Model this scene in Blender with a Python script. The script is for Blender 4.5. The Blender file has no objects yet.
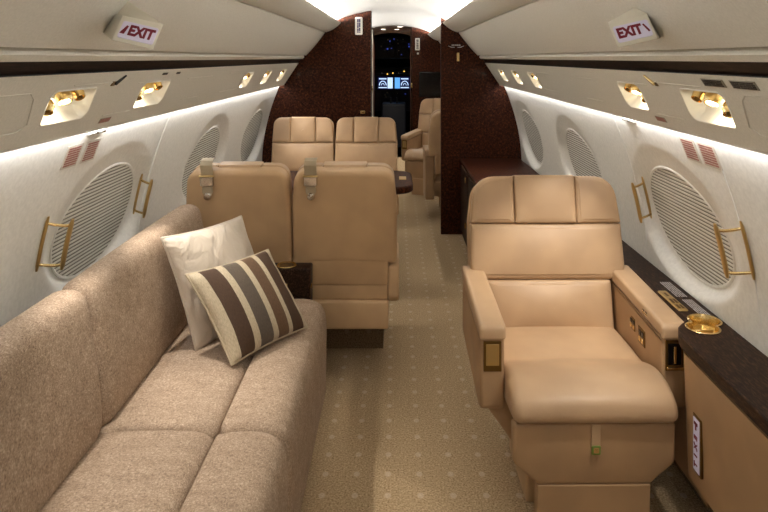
import bpy, bmesh, math, random
from mathutils import Vector, Matrix
random.seed(7)
PI = math.pi
S = bpy.context.scene
COL = S.collection
R = math.radians

# ------------------------------------------------------------------ materials
def lin(c):
    return tuple(((x / 255 + .055) / 1.055) ** 2.4 if x / 255 > .04045 else x / 255 / 12.92 for x in c) + (1,)

def new_mat(name, col, rough=.5, metal=0., spec=.5, coat=0., emit=None, estr=0.):
    m = bpy.data.materials.new(name); m.use_nodes = True
    b = m.node_tree.nodes['Principled BSDF']
    b.inputs['Base Color'].default_value = lin(col)
    b.inputs['Roughness'].default_value = rough
    b.inputs['Metallic'].default_value = metal
    b.inputs['Specular IOR Level'].default_value = spec
    b.inputs['Coat Weight'].default_value = coat
    b.inputs['Coat Roughness'].default_value = .12
    if emit:
        b.inputs['Emission Color'].default_value = lin(emit)
        b.inputs['Emission Strength'].default_value = estr
    return m, m.node_tree, b

def node(nt, typ, **kw):
    n = nt.nodes.new(typ)
    for k, v in kw.items():
        if k in n.inputs: n.inputs[k].default_value = v
        else: setattr(n, k, v)
    return n

def coords(nt, out='Object', scale=(1, 1, 1)):
    tc = node(nt, 'ShaderNodeTexCoord'); mp = node(nt, 'ShaderNodeMapping')
    mp.inputs['Scale'].default_value = scale
    nt.links.new(tc.outputs[out], mp.inputs['Vector'])
    return mp.outputs['Vector']

def ramp(nt, fac, stops, interp='LINEAR'):
    r = node(nt, 'ShaderNodeValToRGB'); e = r.color_ramp.elements
    r.color_ramp.interpolation = interp
    while len(e) < len(stops): e.new(.5)
    for i, (p, c) in enumerate(stops):
        e[i].position = p; e[i].color = lin(c) if len(c) == 3 else c
    nt.links.new(fac, r.inputs['Fac'])
    return r.outputs['Color']

def bump(nt, b, h, strength=.2, dist=.002):
    n = node(nt, 'ShaderNodeBump'); n.inputs['Strength'].default_value = strength
    n.inputs['Distance'].default_value = dist
    nt.links.new(h, n.inputs['Height']); nt.links.new(n.outputs['Normal'], b.inputs['Normal'])

def leather(name, c, c2=None, rough=.42):
    m, nt, b = new_mat(name, c, rough, spec=.4)
    v = coords(nt)
    n = node(nt, 'ShaderNodeTexNoise', Scale=260., Detail=3.)
    nt.links.new(v, n.inputs['Vector'])
    n2 = node(nt, 'ShaderNodeTexNoise', Scale=6., Detail=2.)
    nt.links.new(v, n2.inputs['Vector'])
    c2 = c2 or tuple(int(x * .93) for x in c)
    nt.links.new(ramp(nt, n2.outputs['Fac'], [(.35, c2), (.65, c)]), b.inputs['Base Color'])
    bump(nt, b, n.outputs['Fac'], .12, .001)
    return m

LEATHER = leather('tan_leather', (192, 160, 125))
LEATHER_BACK = leather('tan_leather_seat_shell', (200, 166, 126), rough=.5)
LEATHER_PANEL = leather('tan_leather_panel', (178, 144, 107), rough=.5)

def fabric():
    m, nt, b = new_mat('woven_sofa_fabric', (176, 148, 122), .9, spec=.15)
    v = coords(nt)
    ns = []
    for sc in ((520, 150, 150), (150, 520, 150), (150, 150, 520)):
        n = node(nt, 'ShaderNodeTexNoise', Scale=1., Detail=2., Roughness=.6)
        nt.links.new(coords(nt, 'Object', sc), n.inputs['Vector']); ns.append(n.outputs['Fac'])
    n = node(nt, 'ShaderNodeTexNoise', Scale=9., Detail=4., Roughness=.6)
    nt.links.new(coords(nt, 'Object', (1., 3.5, 3.5)), n.inputs['Vector'])
    hm = node(nt, 'ShaderNodeMath', operation='MULTIPLY_ADD'); nt.links.new(n.outputs['Fac'], hm.inputs[0]); hm.inputs[1].default_value = .5; hm.inputs[2].default_value = .25; ns.append(hm.outputs[0])
    acc = ns[0]
    for q in ns[1:]:
        s = node(nt, 'ShaderNodeMath', operation='ADD'); nt.links.new(acc, s.inputs[0]); nt.links.new(q, s.inputs[1]); acc = s.outputs[0]
    d2 = node(nt, 'ShaderNodeMath', operation='MULTIPLY'); nt.links.new(acc, d2.inputs[0]); d2.inputs[1].default_value = .25
    nt.links.new(ramp(nt, d2.outputs[0], [(.37, (120, 101, 84)), (.5, (168, 146, 125)), (.63, (214, 193, 170))]), b.inputs['Base Color'])
    bump(nt, b, acc, .5, .002)
    return m
FABRIC = fabric()

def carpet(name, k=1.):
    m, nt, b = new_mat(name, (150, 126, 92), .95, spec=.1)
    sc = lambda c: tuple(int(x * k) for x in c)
    tc = node(nt, 'ShaderNodeTexCoord')
    g = node(nt, 'ShaderNodeNewGeometry')
    n = node(nt, 'ShaderNodeTexNoise', Scale=150., Detail=3., Roughness=.7)
    nt.links.new(g.outputs['Position'], n.inputs['Vector'])
    n3 = node(nt, 'ShaderNodeTexNoise', Scale=3., Detail=2.)
    nt.links.new(g.outputs['Position'], n3.inputs['Vector'])
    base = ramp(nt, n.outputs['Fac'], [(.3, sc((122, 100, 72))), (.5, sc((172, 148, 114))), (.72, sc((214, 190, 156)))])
    sep = node(nt, 'ShaderNodeSeparateXYZ'); nt.links.new(g.outputs['Position'], sep.inputs[0])
    def cell(sock, pitch, phase, extra=None):
        a = node(nt, 'ShaderNodeMath', operation='SUBTRACT'); nt.links.new(sock, a.inputs[0]); a.inputs[1].default_value = phase
        if extra is not None:
            a0 = node(nt, 'ShaderNodeMath', operation='SUBTRACT'); nt.links.new(a.outputs[0], a0.inputs[0]); nt.links.new(extra, a0.inputs[1]); a = a0
        p = node(nt, 'ShaderNodeMath', operation='PINGPONG'); nt.links.new(a.outputs[0], p.inputs[0]); p.inputs[1].default_value = pitch / 2
        return p.outputs[0]
    dx = cell(sep.outputs[0], .1105, .007); dy = cell(sep.outputs[1], .1125, 2.177, sep.outputs[2])
    def sq(s, r):
        a = node(nt, 'ShaderNodeMath', operation='DIVIDE'); nt.links.new(s, a.inputs[0]); a.inputs[1].default_value = r
        q = node(nt, 'ShaderNodeMath', operation='POWER'); nt.links.new(a.outputs[0], q.inputs[0]); q.inputs[1].default_value = 2.
        return q.outputs[0]
    ad = node(nt, 'ShaderNodeMath', operation='ADD'); nt.links.new(sq(dx, .0115), ad.inputs[0]); nt.links.new(sq(dy, .015), ad.inputs[1])
    nj = node(nt, 'ShaderNodeMath', operation='MULTIPLY_ADD'); nt.links.new(n.outputs['Fac'], nj.inputs[0]); nj.inputs[1].default_value = 1.2; nt.links.new(ad.outputs[0], nj.inputs[2])
    lt = node(nt, 'ShaderNodeMath', operation='LESS_THAN'); nt.links.new(nj.outputs[0], lt.inputs[0]); lt.inputs[1].default_value = 1.5
    mx = node(nt, 'ShaderNodeMix', data_type='RGBA'); nt.links.new(lt.outputs[0], mx.inputs[0])
    fm = node(nt, 'ShaderNodeMath', operation='MULTIPLY'); nt.links.new(lt.outputs[0], fm.inputs[0]); fm.inputs[1].default_value = .48
    nt.links.new(fm.outputs[0], mx.inputs[0])
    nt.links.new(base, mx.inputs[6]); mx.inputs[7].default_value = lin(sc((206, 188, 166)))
    nt.links.new(mx.outputs[2], b.inputs['Base Color'])
    bump(nt, b, n.outputs['Fac'], .6, .004)
    return m
CARPET = carpet('dotted_carpet')
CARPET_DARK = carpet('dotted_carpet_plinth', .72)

def wood(name, cols, scale=120., rough=.28, coat=.5, stretch=(1, 1, 1)):
    m, nt, b = new_mat(name, cols[1], rough, spec=.5, coat=coat)
    v = coords(nt, 'Object', stretch)
    n = node(nt, 'ShaderNodeTexNoise', Scale=scale, Detail=4., Roughness=.65, Distortion=.6)
    nt.links.new(v, n.inputs['Vector'])
    nt.links.new(ramp(nt, n.outputs['Fac'], [(.33, cols[0]), (.52, cols[1]), (.74, cols[2])]), b.inputs['Base Color'])
    b.inputs['Specular IOR Level'].default_value = .1
    return m
BURL = wood('burl_wood', ((22, 9, 4), (56, 26, 13), (104, 54, 28)), 60., .5, .05)
WENGE = wood('dark_ledge_wood', ((20, 11, 7), (46, 30, 21), (90, 64, 46)), 60., .45, .0, (3, .6, 3))

RAIL = wood('dark_rail_wood', ((14, 8, 6), (32, 19, 15), (60, 40, 32)), 50., .45, 0., (3, .4, 3))
def liner(name, c, sc=70., st=.25, rough=.55):
    m, nt, b = new_mat(name, c, rough, spec=.3)
    v = coords(nt)
    n = node(nt, 'ShaderNodeTexNoise', Scale=sc, Detail=5., Roughness=.6); nt.links.new(v, n.inputs['Vector'])
    c2 = tuple(int(x * .955) for x in c)
    nt.links.new(ramp(nt, n.outputs['Fac'], [(.35, c2), (.65, c)]), b.inputs['Base Color'])
    bump(nt, b, n.outputs['Fac'], st, .001)
    return m
WALL = liner('side_wall_lining', (238, 235, 226))
PSU = liner('service_panel_paint', (224, 221, 211), 160., .1, .5)
BIN = liner('upper_panel_lining', (222, 219, 210), 160., .12, .6)
CEIL = liner('ceiling_lining', (196, 192, 183), 160., .05, .7)
WHITE, _, _ = new_mat('white_plastic', (232, 230, 222), .4)
CREAMP, _, _ = new_mat('cream_plastic', (222, 216, 200), .4)
SHADE, _, _ = new_mat('pleated_shade_cloth', (222, 218, 206), .8, spec=.2)
PLEATSH, _, _ = new_mat('painted_pleat_shadow', (134, 129, 118), .85, spec=.1)  # darker tone that paints in the shadow of the pleat grooves
GOLD, _, _ = new_mat('polished_gold', (228, 200, 142), .2, 1.)
GOLDB, _, _ = new_mat('brushed_gold', (206, 178, 122), .38, 1.)
GOLDD, _, _ = new_mat('dark_antique_gold', (120, 92, 48), .4, .9)
CHROME, _, _ = new_mat('polished_chrome', (210, 205, 196), .15, 1.)
STRAPM, _, _ = new_mat('belt_webbing', (176, 160, 132), .6, spec=.5)
BLACK, _, _ = new_mat('black_glass', (8, 8, 10), .18)
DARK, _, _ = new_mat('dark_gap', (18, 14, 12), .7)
COCK, _, _ = new_mat('cockpit_black', (10, 11, 16), .7)
COCK2, _, _ = new_mat('cockpit_panel', (22, 24, 32), .55)
RED, _, _ = new_mat('dark_red_print', (120, 16, 40), .5)
REDP, _, _ = new_mat('faded_red_print', (158, 108, 96), .6)
GREYP, _, _ = new_mat('grey_placard', (158, 154, 140), .5)
INK, _, _ = new_mat('dark_print', (44, 38, 36), .6)
WINK, _, _ = new_mat('white_print', (196, 190, 186), .6)
LILAC, _, _ = new_mat('lilac_sign_face', (214, 208, 226), .35, emit=(214, 206, 230), estr=.06)
NAVY, _, _ = new_mat('navy_print', (60, 50, 100), .5)
GREEN, _, _ = new_mat('green_print', (120, 140, 60), .5)
LAMP, _, _ = new_mat('lit_lamp', (255, 246, 228), .5, emit=(255, 240, 214), estr=6.)
LED, _, _ = new_mat('led_strip', (255, 246, 230), .5, emit=(255, 244, 226), estr=3.)
SCRB, _, _ = new_mat('screen_blue', (20, 30, 70), .3, emit=(40, 70, 150), estr=.8)
SCRW, _, _ = new_mat('screen_white', (210, 230, 250), .3, emit=(190, 215, 245), estr=.7)
SCRC, _, _ = new_mat('screen_cyan', (110, 190, 230), .3, emit=(90, 160, 225), estr=.7)
SCRK, _, _ = new_mat('screen_dark', (10, 14, 40), .3, emit=(14, 22, 70), estr=.5)
AMBER, _, _ = new_mat('amber_indicator', (240, 190, 80), .3, emit=(240, 190, 80), estr=1.)
BLUEL, _, _ = new_mat('blue_indicator', (60, 80, 190), .3, emit=(60, 80, 190), estr=.45)

def satin():
    m, nt, b = new_mat('cream_satin', (218, 204, 186), .36, spec=.5)
    b.inputs['Sheen Weight'].default_value = .3
    n = node(nt, 'ShaderNodeTexNoise', Scale=9., Detail=3., Distortion=1.2); nt.links.new(coords(nt), n.inputs['Vector'])
    bump(nt, b, n.outputs['Fac'], .55, .03)
    return m
SATIN = satin()
def stripes():
    m, nt, b = new_mat('striped_cushion_cloth', (120, 96, 74), .6, spec=.3)
    uv = node(nt, 'ShaderNodeUVMap'); sp = node(nt, 'ShaderNodeSeparateXYZ'); nt.links.new(uv.outputs[0], sp.inputs[0])
    cr, db, gb, br = (206, 190, 162), (84, 62, 46), (104, 92, 80), (112, 86, 64)
    st = [(0, cr), (.10, db), (.27, cr), (.345, gb), (.51, cr), (.575, br), (.72, cr), (.78, db), (.93, cr)]
    c = ramp(nt, sp.outputs[0], st, 'CONSTANT')
    n = node(nt, 'ShaderNodeTexNoise', Scale=30., Detail=4.); nt.links.new(coords(nt, 'UV', (6, 1, 1)), n.inputs['Vector'])
    mx = node(nt, 'ShaderNodeMix', data_type='RGBA', blend_type='MULTIPLY'); mx.inputs[0].default_value = .5
    nt.links.new(c, mx.inputs[6]); nt.links.new(ramp(nt, n.outputs['Fac'], [(.3, (150, 150, 150)), (.7, (255, 255, 255))]), mx.inputs[7])
    nt.links.new(mx.outputs[2], b.inputs['Base Color'])
    w = node(nt, 'ShaderNodeTexNoise', Scale=250.); nt.links.new(coords(nt), w.inputs['Vector']); bump(nt, b, w.outputs['Fac'], .2, .002)
    return m
STRIPE = stripes()

# ------------------------------------------------------------------ object helpers
def obj(name, bm, mat, parent=None, smooth=True, ang=38, loc=None, fix=True):
    if fix: bmesh.ops.recalc_face_normals(bm, faces=bm.faces[:])
    me = bpy.data.meshes.new(name); bm.to_mesh(me); bm.free()
    if smooth:
        me.shade_smooth(); me.set_sharp_from_angle(angle=R(ang))
    me.materials.append(mat)
    o = bpy.data.objects.new(name, me); COL.objects.link(o)
    if parent: o.parent = parent
    if loc is not None: o.location = loc
    return o
def tag(o, label, cat, group=None):
    o['label'] = label; o['category'] = cat
    if group: o['group'] = group
    return o
def thing(name, label, cat, loc=(0, 0, 0), rz=0., group=None):
    o = bpy.data.objects.new(name, None); COL.objects.link(o)
    o.location = loc; o.rotation_euler = (0, 0, rz); o.empty_display_size = .1
    return tag(o, label, cat, group)
def struct(name, bm, mat, parent=None, **k):
    o = obj(name, bm, mat, parent, **k); o['kind'] = 'structure'
    return o
def finish_origin(o, p):
    p = Vector(p); o.data.transform(Matrix.Translation(-p)); o.location = p
    return o

def quad_loft(bm, rings, closed=True, cap0=False, cap1=False):
    vs = [[bm.verts.new(p) for p in r] for r in rings]
    n = len(vs[0])
    for a, b in zip(vs, vs[1:]):
        for i in range(n if closed else n - 1):
            j = (i + 1) % n
            bm.faces.new((a[i], a[j], b[j], b[i]))
    if cap0: bm.faces.new(vs[0])
    if cap1: bm.faces.new(vs[-1][::-1])
    return vs
def box_bm(x0, x1, y0, y1, z0, z1, bev=0., seg=3, bm=None):
    t = bmesh.new(); bmesh.ops.create_cube(t, size=1)
    for v in t.verts:
        v.co = ((x0 + x1) / 2 + v.co.x * (x1 - x0), (y0 + y1) / 2 + v.co.y * (y1 - y0), (z0 + z1) / 2 + v.co.z * (z1 - z0))
    if bev: bmesh.ops.bevel(t, geom=t.edges[:], offset=bev, segments=seg, profile=.5, affect='EDGES')
    if bm is None: return t
    me = bpy.data.meshes.new('tmp'); t.to_mesh(me); t.free(); bm.from_mesh(me); bpy.data.meshes.remove(me)
    return bm
def merge(bm, t, M=None):
    if M is not None: bmesh.ops.transform(t, matrix=M, verts=t.verts[:])
    me = bpy.data.meshes.new('tmp'); t.to_mesh(me); t.free(); bm.from_mesh(me); bpy.data.meshes.remove(me)
    return bm
def tube_bm(pts, r, n=8, closed=False, bm=None, caps=True, flat=1.):
    bm = bm or bmesh.new(); pts = [Vector(p) for p in pts]; m = len(pts); rings = []
    up = None
    for i, p in enumerate(pts):
        if closed: t = pts[(i + 1) % m] - pts[i - 1]
        else: t = pts[min(i + 1, m - 1)] - pts[max(i - 1, 0)]
        t.normalize()
        if up is None:
            up = Vector((0, 0, 1)) if abs(t.z) < .8 else Vector((1, 0, 0))
        a = t.cross(up).normalized(); up = a.cross(t).normalized(); rr = r[i] if isinstance(r, (list, tuple)) else r
        rings.append([p + a * rr * math.cos(2 * PI * k / n) + up * rr * flat * math.sin(2 * PI * k / n) for k in range(n)])
    if closed: rings.append(rings[0])
    quad_loft(bm, rings, True, caps and not closed, caps and not closed)
    if closed: bmesh.ops.remove_doubles(bm, verts=bm.verts[:], dist=1e-6)
    return bm
def lathe_bm(prof, n=24, M=None):
    bm = bmesh.new()
    quad_loft(bm, [[Vector((r * math.cos(2 * PI * k / n), r * math.sin(2 * PI * k / n), z)) for k in range(n)] for r, z in prof], True, True, True)
    if M is not None: bmesh.ops.transform(bm, matrix=M, verts=bm.verts[:])
    return bm
def frame(o, x, y, z):
    M = Matrix((x, y, z)).transposed().to_4x4(); M.translation = Vector(o); return M
def rpoly(pts, rad, n=6):
    out = []; m = len(pts)
    for i, p in enumerate(pts):
        r = rad[i] if isinstance(rad, (list, tuple)) else rad
        p = Vector(p); a = (Vector(pts[i - 1]) - p); b = (Vector(pts[(i + 1) % m]) - p)
        la, lb = a.length, b.length; a.normalize(); b.normalize()
        if r < 1e-5: out.append(p.copy()); continue
        th = a.angle(b); d = min(r / math.tan(th / 2), la * .499, lb * .499); r2 = d * math.tan(th / 2)
        c = p + (a + b).normalized() * (r2 / math.sin(th / 2))
        s, e = p + a * d - c, p + b * d - c
        a0 = math.atan2(s.y, s.x); a1 = math.atan2(e.y, e.x); da = (a1 - a0 + PI) % (2 * PI) - PI
        for k in range(n + 1):
            t = a0 + da * k / n; out.append(c + Vector((math.cos(t), math.sin(t))) * r2)
    return out
def dense(poly, step):
    out = []
    for p, q in zip(poly, poly[1:] + poly[:1]):
        k = max(1, int((q - p).length / step))
        out += [p + (q - p) * i / k for i in range(k)]
    return out
def inset(poly, d):
    A = sum(p.x * q.y - q.x * p.y for p, q in zip(poly, poly[1:] + poly[:1])); sg = 1 if A > 0 else -1
    out = []; m = len(poly)
    for i, p in enumerate(poly):
        e1 = (p - poly[i - 1]); e2 = (poly[(i + 1) % m] - p)
        if e1.length < 1e-7: e1 = e2
        if e2.length < 1e-7: e2 = e1
        n1 = Vector((-e1.y, e1.x)).normalized() * sg; n2 = Vector((-e2.y, e2.x)).normalized() * sg
        k = n1 + n2; k = k / max(k.dot(n1), .3) if k.length > 1e-6 else n1
        out.append(p + k * d)
    return out
def pad(poly, f, w0, w1, r, puff=0., bm=None, n=5):
    """rounded cushion or panel grown from a 2-D outline; f maps (u, v, w) to 3-D"""
    bm = bm or bmesh.new(); rings = []
    if puff: poly = dense(poly, .03)
    for ins, w in [(r * .6, w0), (0, w0 + min(r * .6, (w1 - w0) * .3))]:
        rings.append([f(p.x, p.y, w) for p in inset(poly, ins)])
    for k in range(n + 1):
        t = PI / 2 * k / n; q = inset(poly, r * (1 - math.cos(t)))
        rings.append([f(p.x, p.y, w1 - r + r * math.sin(t)) for p in q])
    c = sum(q, Vector((0, 0))) / len(q)
    bx = max(abs(p.x - c.x) for p in q); by = max(abs(p.y - c.y) for p in q)
    dome = lambda x, y: puff * max(0, 1 - (x / bx) ** 2) * max(0, 1 - (y / by) ** 2)
    for s in (.97, .93, .87, .8, .7, .6, .5, .4, .3, .2, .1):
        rings.append([f(c.x + (p.x - c.x) * s, c.y + (p.y - c.y) * s, w1 + dome((p.x - c.x) * s, (p.y - c.y) * s)) for p in q])
    quad_loft(bm, rings, True, True, True)
    return bm
def spline(pts, n=5):
    m = len(pts); out = []
    for i in range(m):
        p0, p1, p2, p3 = (Vector(pts[(i + k - 1) % m]) for k in range(4))
        for k in range(n):
            t = k / n
            out.append(.5 * ((2 * p1) + (p2 - p0) * t + (2 * p0 - 5 * p1 + 4 * p2 - p3) * t * t + (3 * p1 - p0 - 3 * p2 + p3) * t ** 3))
    return out
def bolster(prof, f, h0, h1, r, puff=0., n=5, mid=8, bm=None):
    """closed side profile swept from h0 to h1 with rounded ends; f maps (h, a, b)"""
    bm = bm or bmesh.new(); st = []
    for k in range(n + 1):
        t = PI / 2 * k / n; st.append((h0 + r * (1 - math.sin(t)), r * (1 - math.cos(t))))
    st = [(h0 + r * (1 - math.cos(PI / 2 * k / n)), r * (1 - math.sin(PI / 2 * k / n))) for k in range(n + 1)]
    st += [(h0 + r + (h1 - h0 - 2 * r) * k / mid, 0) for k in range(1, mid)]
    st += [(h1 - (h - h0), i) for h, i in st[:n + 1]][::-1]
    c = (h0 + h1) / 2; hw = (h1 - h0) / 2
    bc = sum(p.y for p in prof) / len(prof); rings = []
    for h, i in st:
        q = inset(prof, i); k = puff * (1 - ((h - c) / hw) ** 2)
        rings.append([f(h, p.x, p.y + (k if p.y > bc else 0)) for p in q])
    quad_loft(bm, rings, True, True, True)
    return bm
XYZ = lambda h, a, b: Vector((h, a, b))      # sweep along X, profile in (Y, Z)
YXZ = lambda h, a, b: Vector((a, h, b))      # sweep along Y, profile in (X, Z)
def text_bm(txt, size, M, depth=.0015, bold=.0):
    cu = bpy.data.curves.new('t', 'FONT'); cu.body = txt; cu.size = size; cu.extrude = depth / 2; cu.offset = bold
    cu.align_x = 'CENTER'; cu.align_y = 'CENTER'; cu.resolution_u = 3
    o = bpy.data.objects.new('t', cu); COL.objects.link(o)
    bpy.context.view_layer.update()
    me = bpy.data.meshes.new_from_object(o.evaluated_get(bpy.context.evaluated_depsgraph_get()))
    bm = bmesh.new(); bm.from_mesh(me); bmesh.ops.transform(bm, matrix=M, verts=bm.verts[:])
    bpy.data.objects.remove(o); bpy.data.curves.remove(cu); bpy.data.meshes.remove(me)
    return bm
def printed_lines(M, w, h, rows, fill=.75, cols=1, depth=.0012):
    """small print: rows of broken dashes on a w x h field"""
    bm = bmesh.new(); rh = h / rows
    for r in range(rows):
        x = -w / 2
        y = h / 2 - rh * (r + .5)
        while x < w / 2 - .002:
            l = min(random.uniform(.15, .4) * w, w / 2 - x)
            if l > .002: merge(bm, box_bm(x, x + l * .88, y - rh * fill / 2, y + rh * fill / 2, 0, depth), M)
            x += l
    return bm
# ------------------------------------------------------------------ camera
CX, CZ = .035, 1.47
cam = bpy.data.cameras.new('camera'); cam.sensor_width = 36; cam.lens = 36 * 648 / 768
cam.shift_x = -12 / 768; cam.shift_y = -198 / 768; cam.clip_start = .02
co = bpy.data.objects.new('camera', cam); COL.objects.link(co)
co.location = (CX, 0, CZ); co.rotation_euler = (PI / 2, 0, 0); S.camera = co

# ------------------------------------------------------------------ cabin section
Y0, YB, YF, YC = -1.6, 5.40, 8.0, 9.6
ceil_z = lambda x: 1.878 - .078 * (x / .425) ** 2
wall_x = lambda z: 1.082 - (.329 if z > .57 else .06) * (z - .57) ** 2
PT, PB = Vector((.775, 1.43)), Vector((.896, 1.25))          # service panel, top and bottom edge
BT, BB = Vector((.558, 1.68)), Vector((.715, 1.491))        # upper panel
def section():
    s = [(x, ceil_z(x)) for x in (0, .1, .2, .3, .4, .5, .57)]
    s += [(.60, 1.66), (.735, 1.49), (.79, 1.44), (.905, 1.265), (.935, 1.25)]
    s += [(wall_x(z) + .004, z) for z in (1.2, 1.1, 1.0, .9, .8, .7, .6, .5, .4, .3, .2, .1, 0)]
    return s
def partition(name, xs, side, y0, y1, mat):
    """bulkhead following the section from |x| = xs outwards"""
    pts = [(xs, 0), (xs, ceil_z(xs))] + [p for p in section() if p[0] > xs]
    out = [Vector((p[0] * side, p[1])) for p in pts]
    bm = bmesh.new(); vs = [[bm.verts.new((p.x, y, p.y)) for p in out] for y in (y0, y1)]
    n = len(out)
    for i in range(n):
        j = (i + 1) % n; bm.faces.new((vs[0][i], vs[0][j], vs[1][j], vs[1][i]))
    bm.faces.new(vs[0]); bm.faces.new(vs[1])
    return struct(name, bm, mat, smooth=False)

struct('floor', box_bm(-1.07, 1.07, Y0, YC + 2.2, -.03, 0), CARPET, smooth=False)
# ceiling with its two cove hollows
bm = bmesh.new(); xs = [-.575 + 1.15 * i / 28 for i in range(29)]
quad_loft(bm, [[Vector((x, y, ceil_z(x))) for x in xs] + [Vector((x, y, ceil_z(x) + .02)) for x in xs[::-1]] for y in (Y0, YC)], True, True, True)
struct('ceiling', bm, CEIL)

# side walls: a fine lining with a sculpted hollow round every oval window
WIN = {1: [1.03, 2.33, 3.61, 4.93], -1: [1.13, 2.42, 3.72, 4.98]}
WZ, WA, WB_ = .868, .30, .193
wdep = lambda b: .034 - .09 * b          # the shade stands steeper than the wall: deep at the top, almost flush below
def hollow(dy, dz):
    """depth of the recess at an offset from the window centre"""
    ri = math.hypot(dy / (WA + .010), dz / (WB_ + .010))
    oy, oz = .42, (.275 if dz > 0 else .25); ro = math.hypot(dy / oy, (dz - .012) / oz)
    D = wdep(max(-WB_, min(WB_, dz)))
    if ri <= .93: return D + .028
    if ri <= 1: return D
    if ro >= 1: return 0.
    t = (1 - ro) / max((1 - ro) + (ri - 1) * .6, 1e-6)
    k = max(0., min(1., .5 + dz / .3)); sm = t * t * (3 - 2 * t)
    return D * (t * k + sm * (1 - k))
def wall_lining(side):
    bm = bmesh.new(); zs = [1.262 - i * .0105 for i in range(61)]
    zs += [.6 - i * .06 for i in range(11)]
    ys = [Y0] + [.4 + .0125 * i for i in range(401)] + [5.7, YF]
    rows = []
    for z in zs:
        r = []
        for y in ys:
            d = max([hollow(y - w, (z - WZ) * 1.02) for w in WIN[side]])
            r.append(bm.verts.new((side * (wall_x(z) + d), y, z)))
        rows.append(r)
    for a, b in zip(rows, rows[1:]):
        for i in range(len(ys) - 1): bm.faces.new((a[i], a[i + 1], b[i + 1], b[i]))
    return struct('wall_right' if side > 0 else 'wall_left', bm, WALL, ang=60)
def wpt(side, y, z, h=0.):
    """point on the bare side wall, h = height off it into the cabin"""
    sl = (.658 if z > .57 else .12) * (z - .57); n = Vector((-1, 0, -sl)).normalized()
    return Vector((side * (wall_x(z) + n.x * h), y, z + n.z * h))
nwin = 0
for side in (1, -1):
    wall_lining(side)
    for y in WIN[side]:
        nwin += 1
        base = Vector((side * (wall_x(WZ) + wdep(0)), y, WZ))
        def q(a, b, h): return wpt(side, y + a, WZ + b, -wdep(b) + h) - base
        ring = [q((WA + .005) * math.cos(t), (WB_ + .005) * math.sin(t), -.001) for t in [2 * PI * k / 72 for k in range(72)]]
        fr = struct('window_%d' % nwin, tube_bm(ring, .0065, 8, True), WALL, loc=base)
        bm = bmesh.new(); np_ = 27; rows = []
        for b, hh in [(-WB_ + 2 * WB_ * (k + t_) / np_, h_) for k in range(np_) for t_, h_ in ((0, .0032), (.50, .0036), (.54, .0), (.96, .0))] + [(WB_, .003)]:
            a = WA * math.sqrt(max(0, 1 - (b / WB_) ** 2)) + .0005
            rows.append([bm.verts.new(q(-a + 2 * a * j / 12, b, hh)) for j in range(13)])
        for r0, r1 in zip(rows, rows[1:]):
            for j in range(12): bm.faces.new((r0[j], r0[j + 1], r1[j + 1], r1[j]))
        obj('window_shade', bm, SHADE, fr, smooth=False)
        bm = bmesh.new(); rings = [[q(WA * s_ * math.cos(t), WB_ * s_ * math.sin(t), .0018) for t in [2 * PI * k / 60 for k in range(60)]] for s_ in [.995 - .055 * k for k in range(18)]]  # added dark sheet, its colour stands in for shadow between the pleats
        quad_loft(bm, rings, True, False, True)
        obj('pleat_shadow', bm, PLEATSH, fr, smooth=False)

# ceiling side panels, rails and service panels, one of each per side
def strip(pts, side, y0, y1, name, mat, ang=30):
    bm = bmesh.new()
    quad_loft(bm, [[Vector((side * p[0], y, p[1])) for p in pts] for y in (y0, y1)], True, True, True)
    return struct(name, bm, mat, ang=ang)
nt_ = 0
def tname():
    global nt_
    nt_ += 1; return 'trim_%d' % nt_
def cove_profile():
    o = [(.425, 1.766), (.430, 1.756)] + [(.43 + .12 * t, 1.756 - .072 * t - .012 * math.sin(PI * t)) for t in (.2, .4, .6, .8, 1)]
    return o + [(.562, 1.70), (.572, 1.748), (.56, 1.75), (.548, 1.705), (.44, 1.768)]
def upper_profile():
    d = (BB - BT)
    n = Vector((-d.y, d.x)).normalized()
    o = [BT + d * t - n * -.006 * math.sin(PI * t) * -1 for t in (0, .2, .4, .6, .8, 1)]
    return [tuple(p) for p in o] + [(.735, 1.500), (.60, 1.70), (.562, 1.70)]
POCK = {1: [(1.665, .235), (2.185, .195), (3.73, .19), (4.28, .19), (4.84, .19)], -1: [(1.725, .24), (2.31, .26), (3.76, .19), (4.33, .19), (4.92, .19)]}
PD = (PB - PT); PL = PD.length; PDN = PD / PL; PN = Vector((-.18, -.121)).normalized()   # in-plane direction and inward normal (right side)
def ppt(side, y, s, h=0.):
    p = PT + PDN * s + PN * h
    return Vector((side * p.x, y, p.y))
def pocket_outline(y, ln, s0=.052, s1=.158, skew=.05, rad=.022, grow=0.):
    a = ln / 2
    o = rpoly([(y - a - skew / 2, s0), (y + a - skew / 2, s0), (y + a + skew / 2, s1), (y - a + skew / 2, s1)], rad, 6)
    return inset(o, -grow) if grow else o
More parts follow.
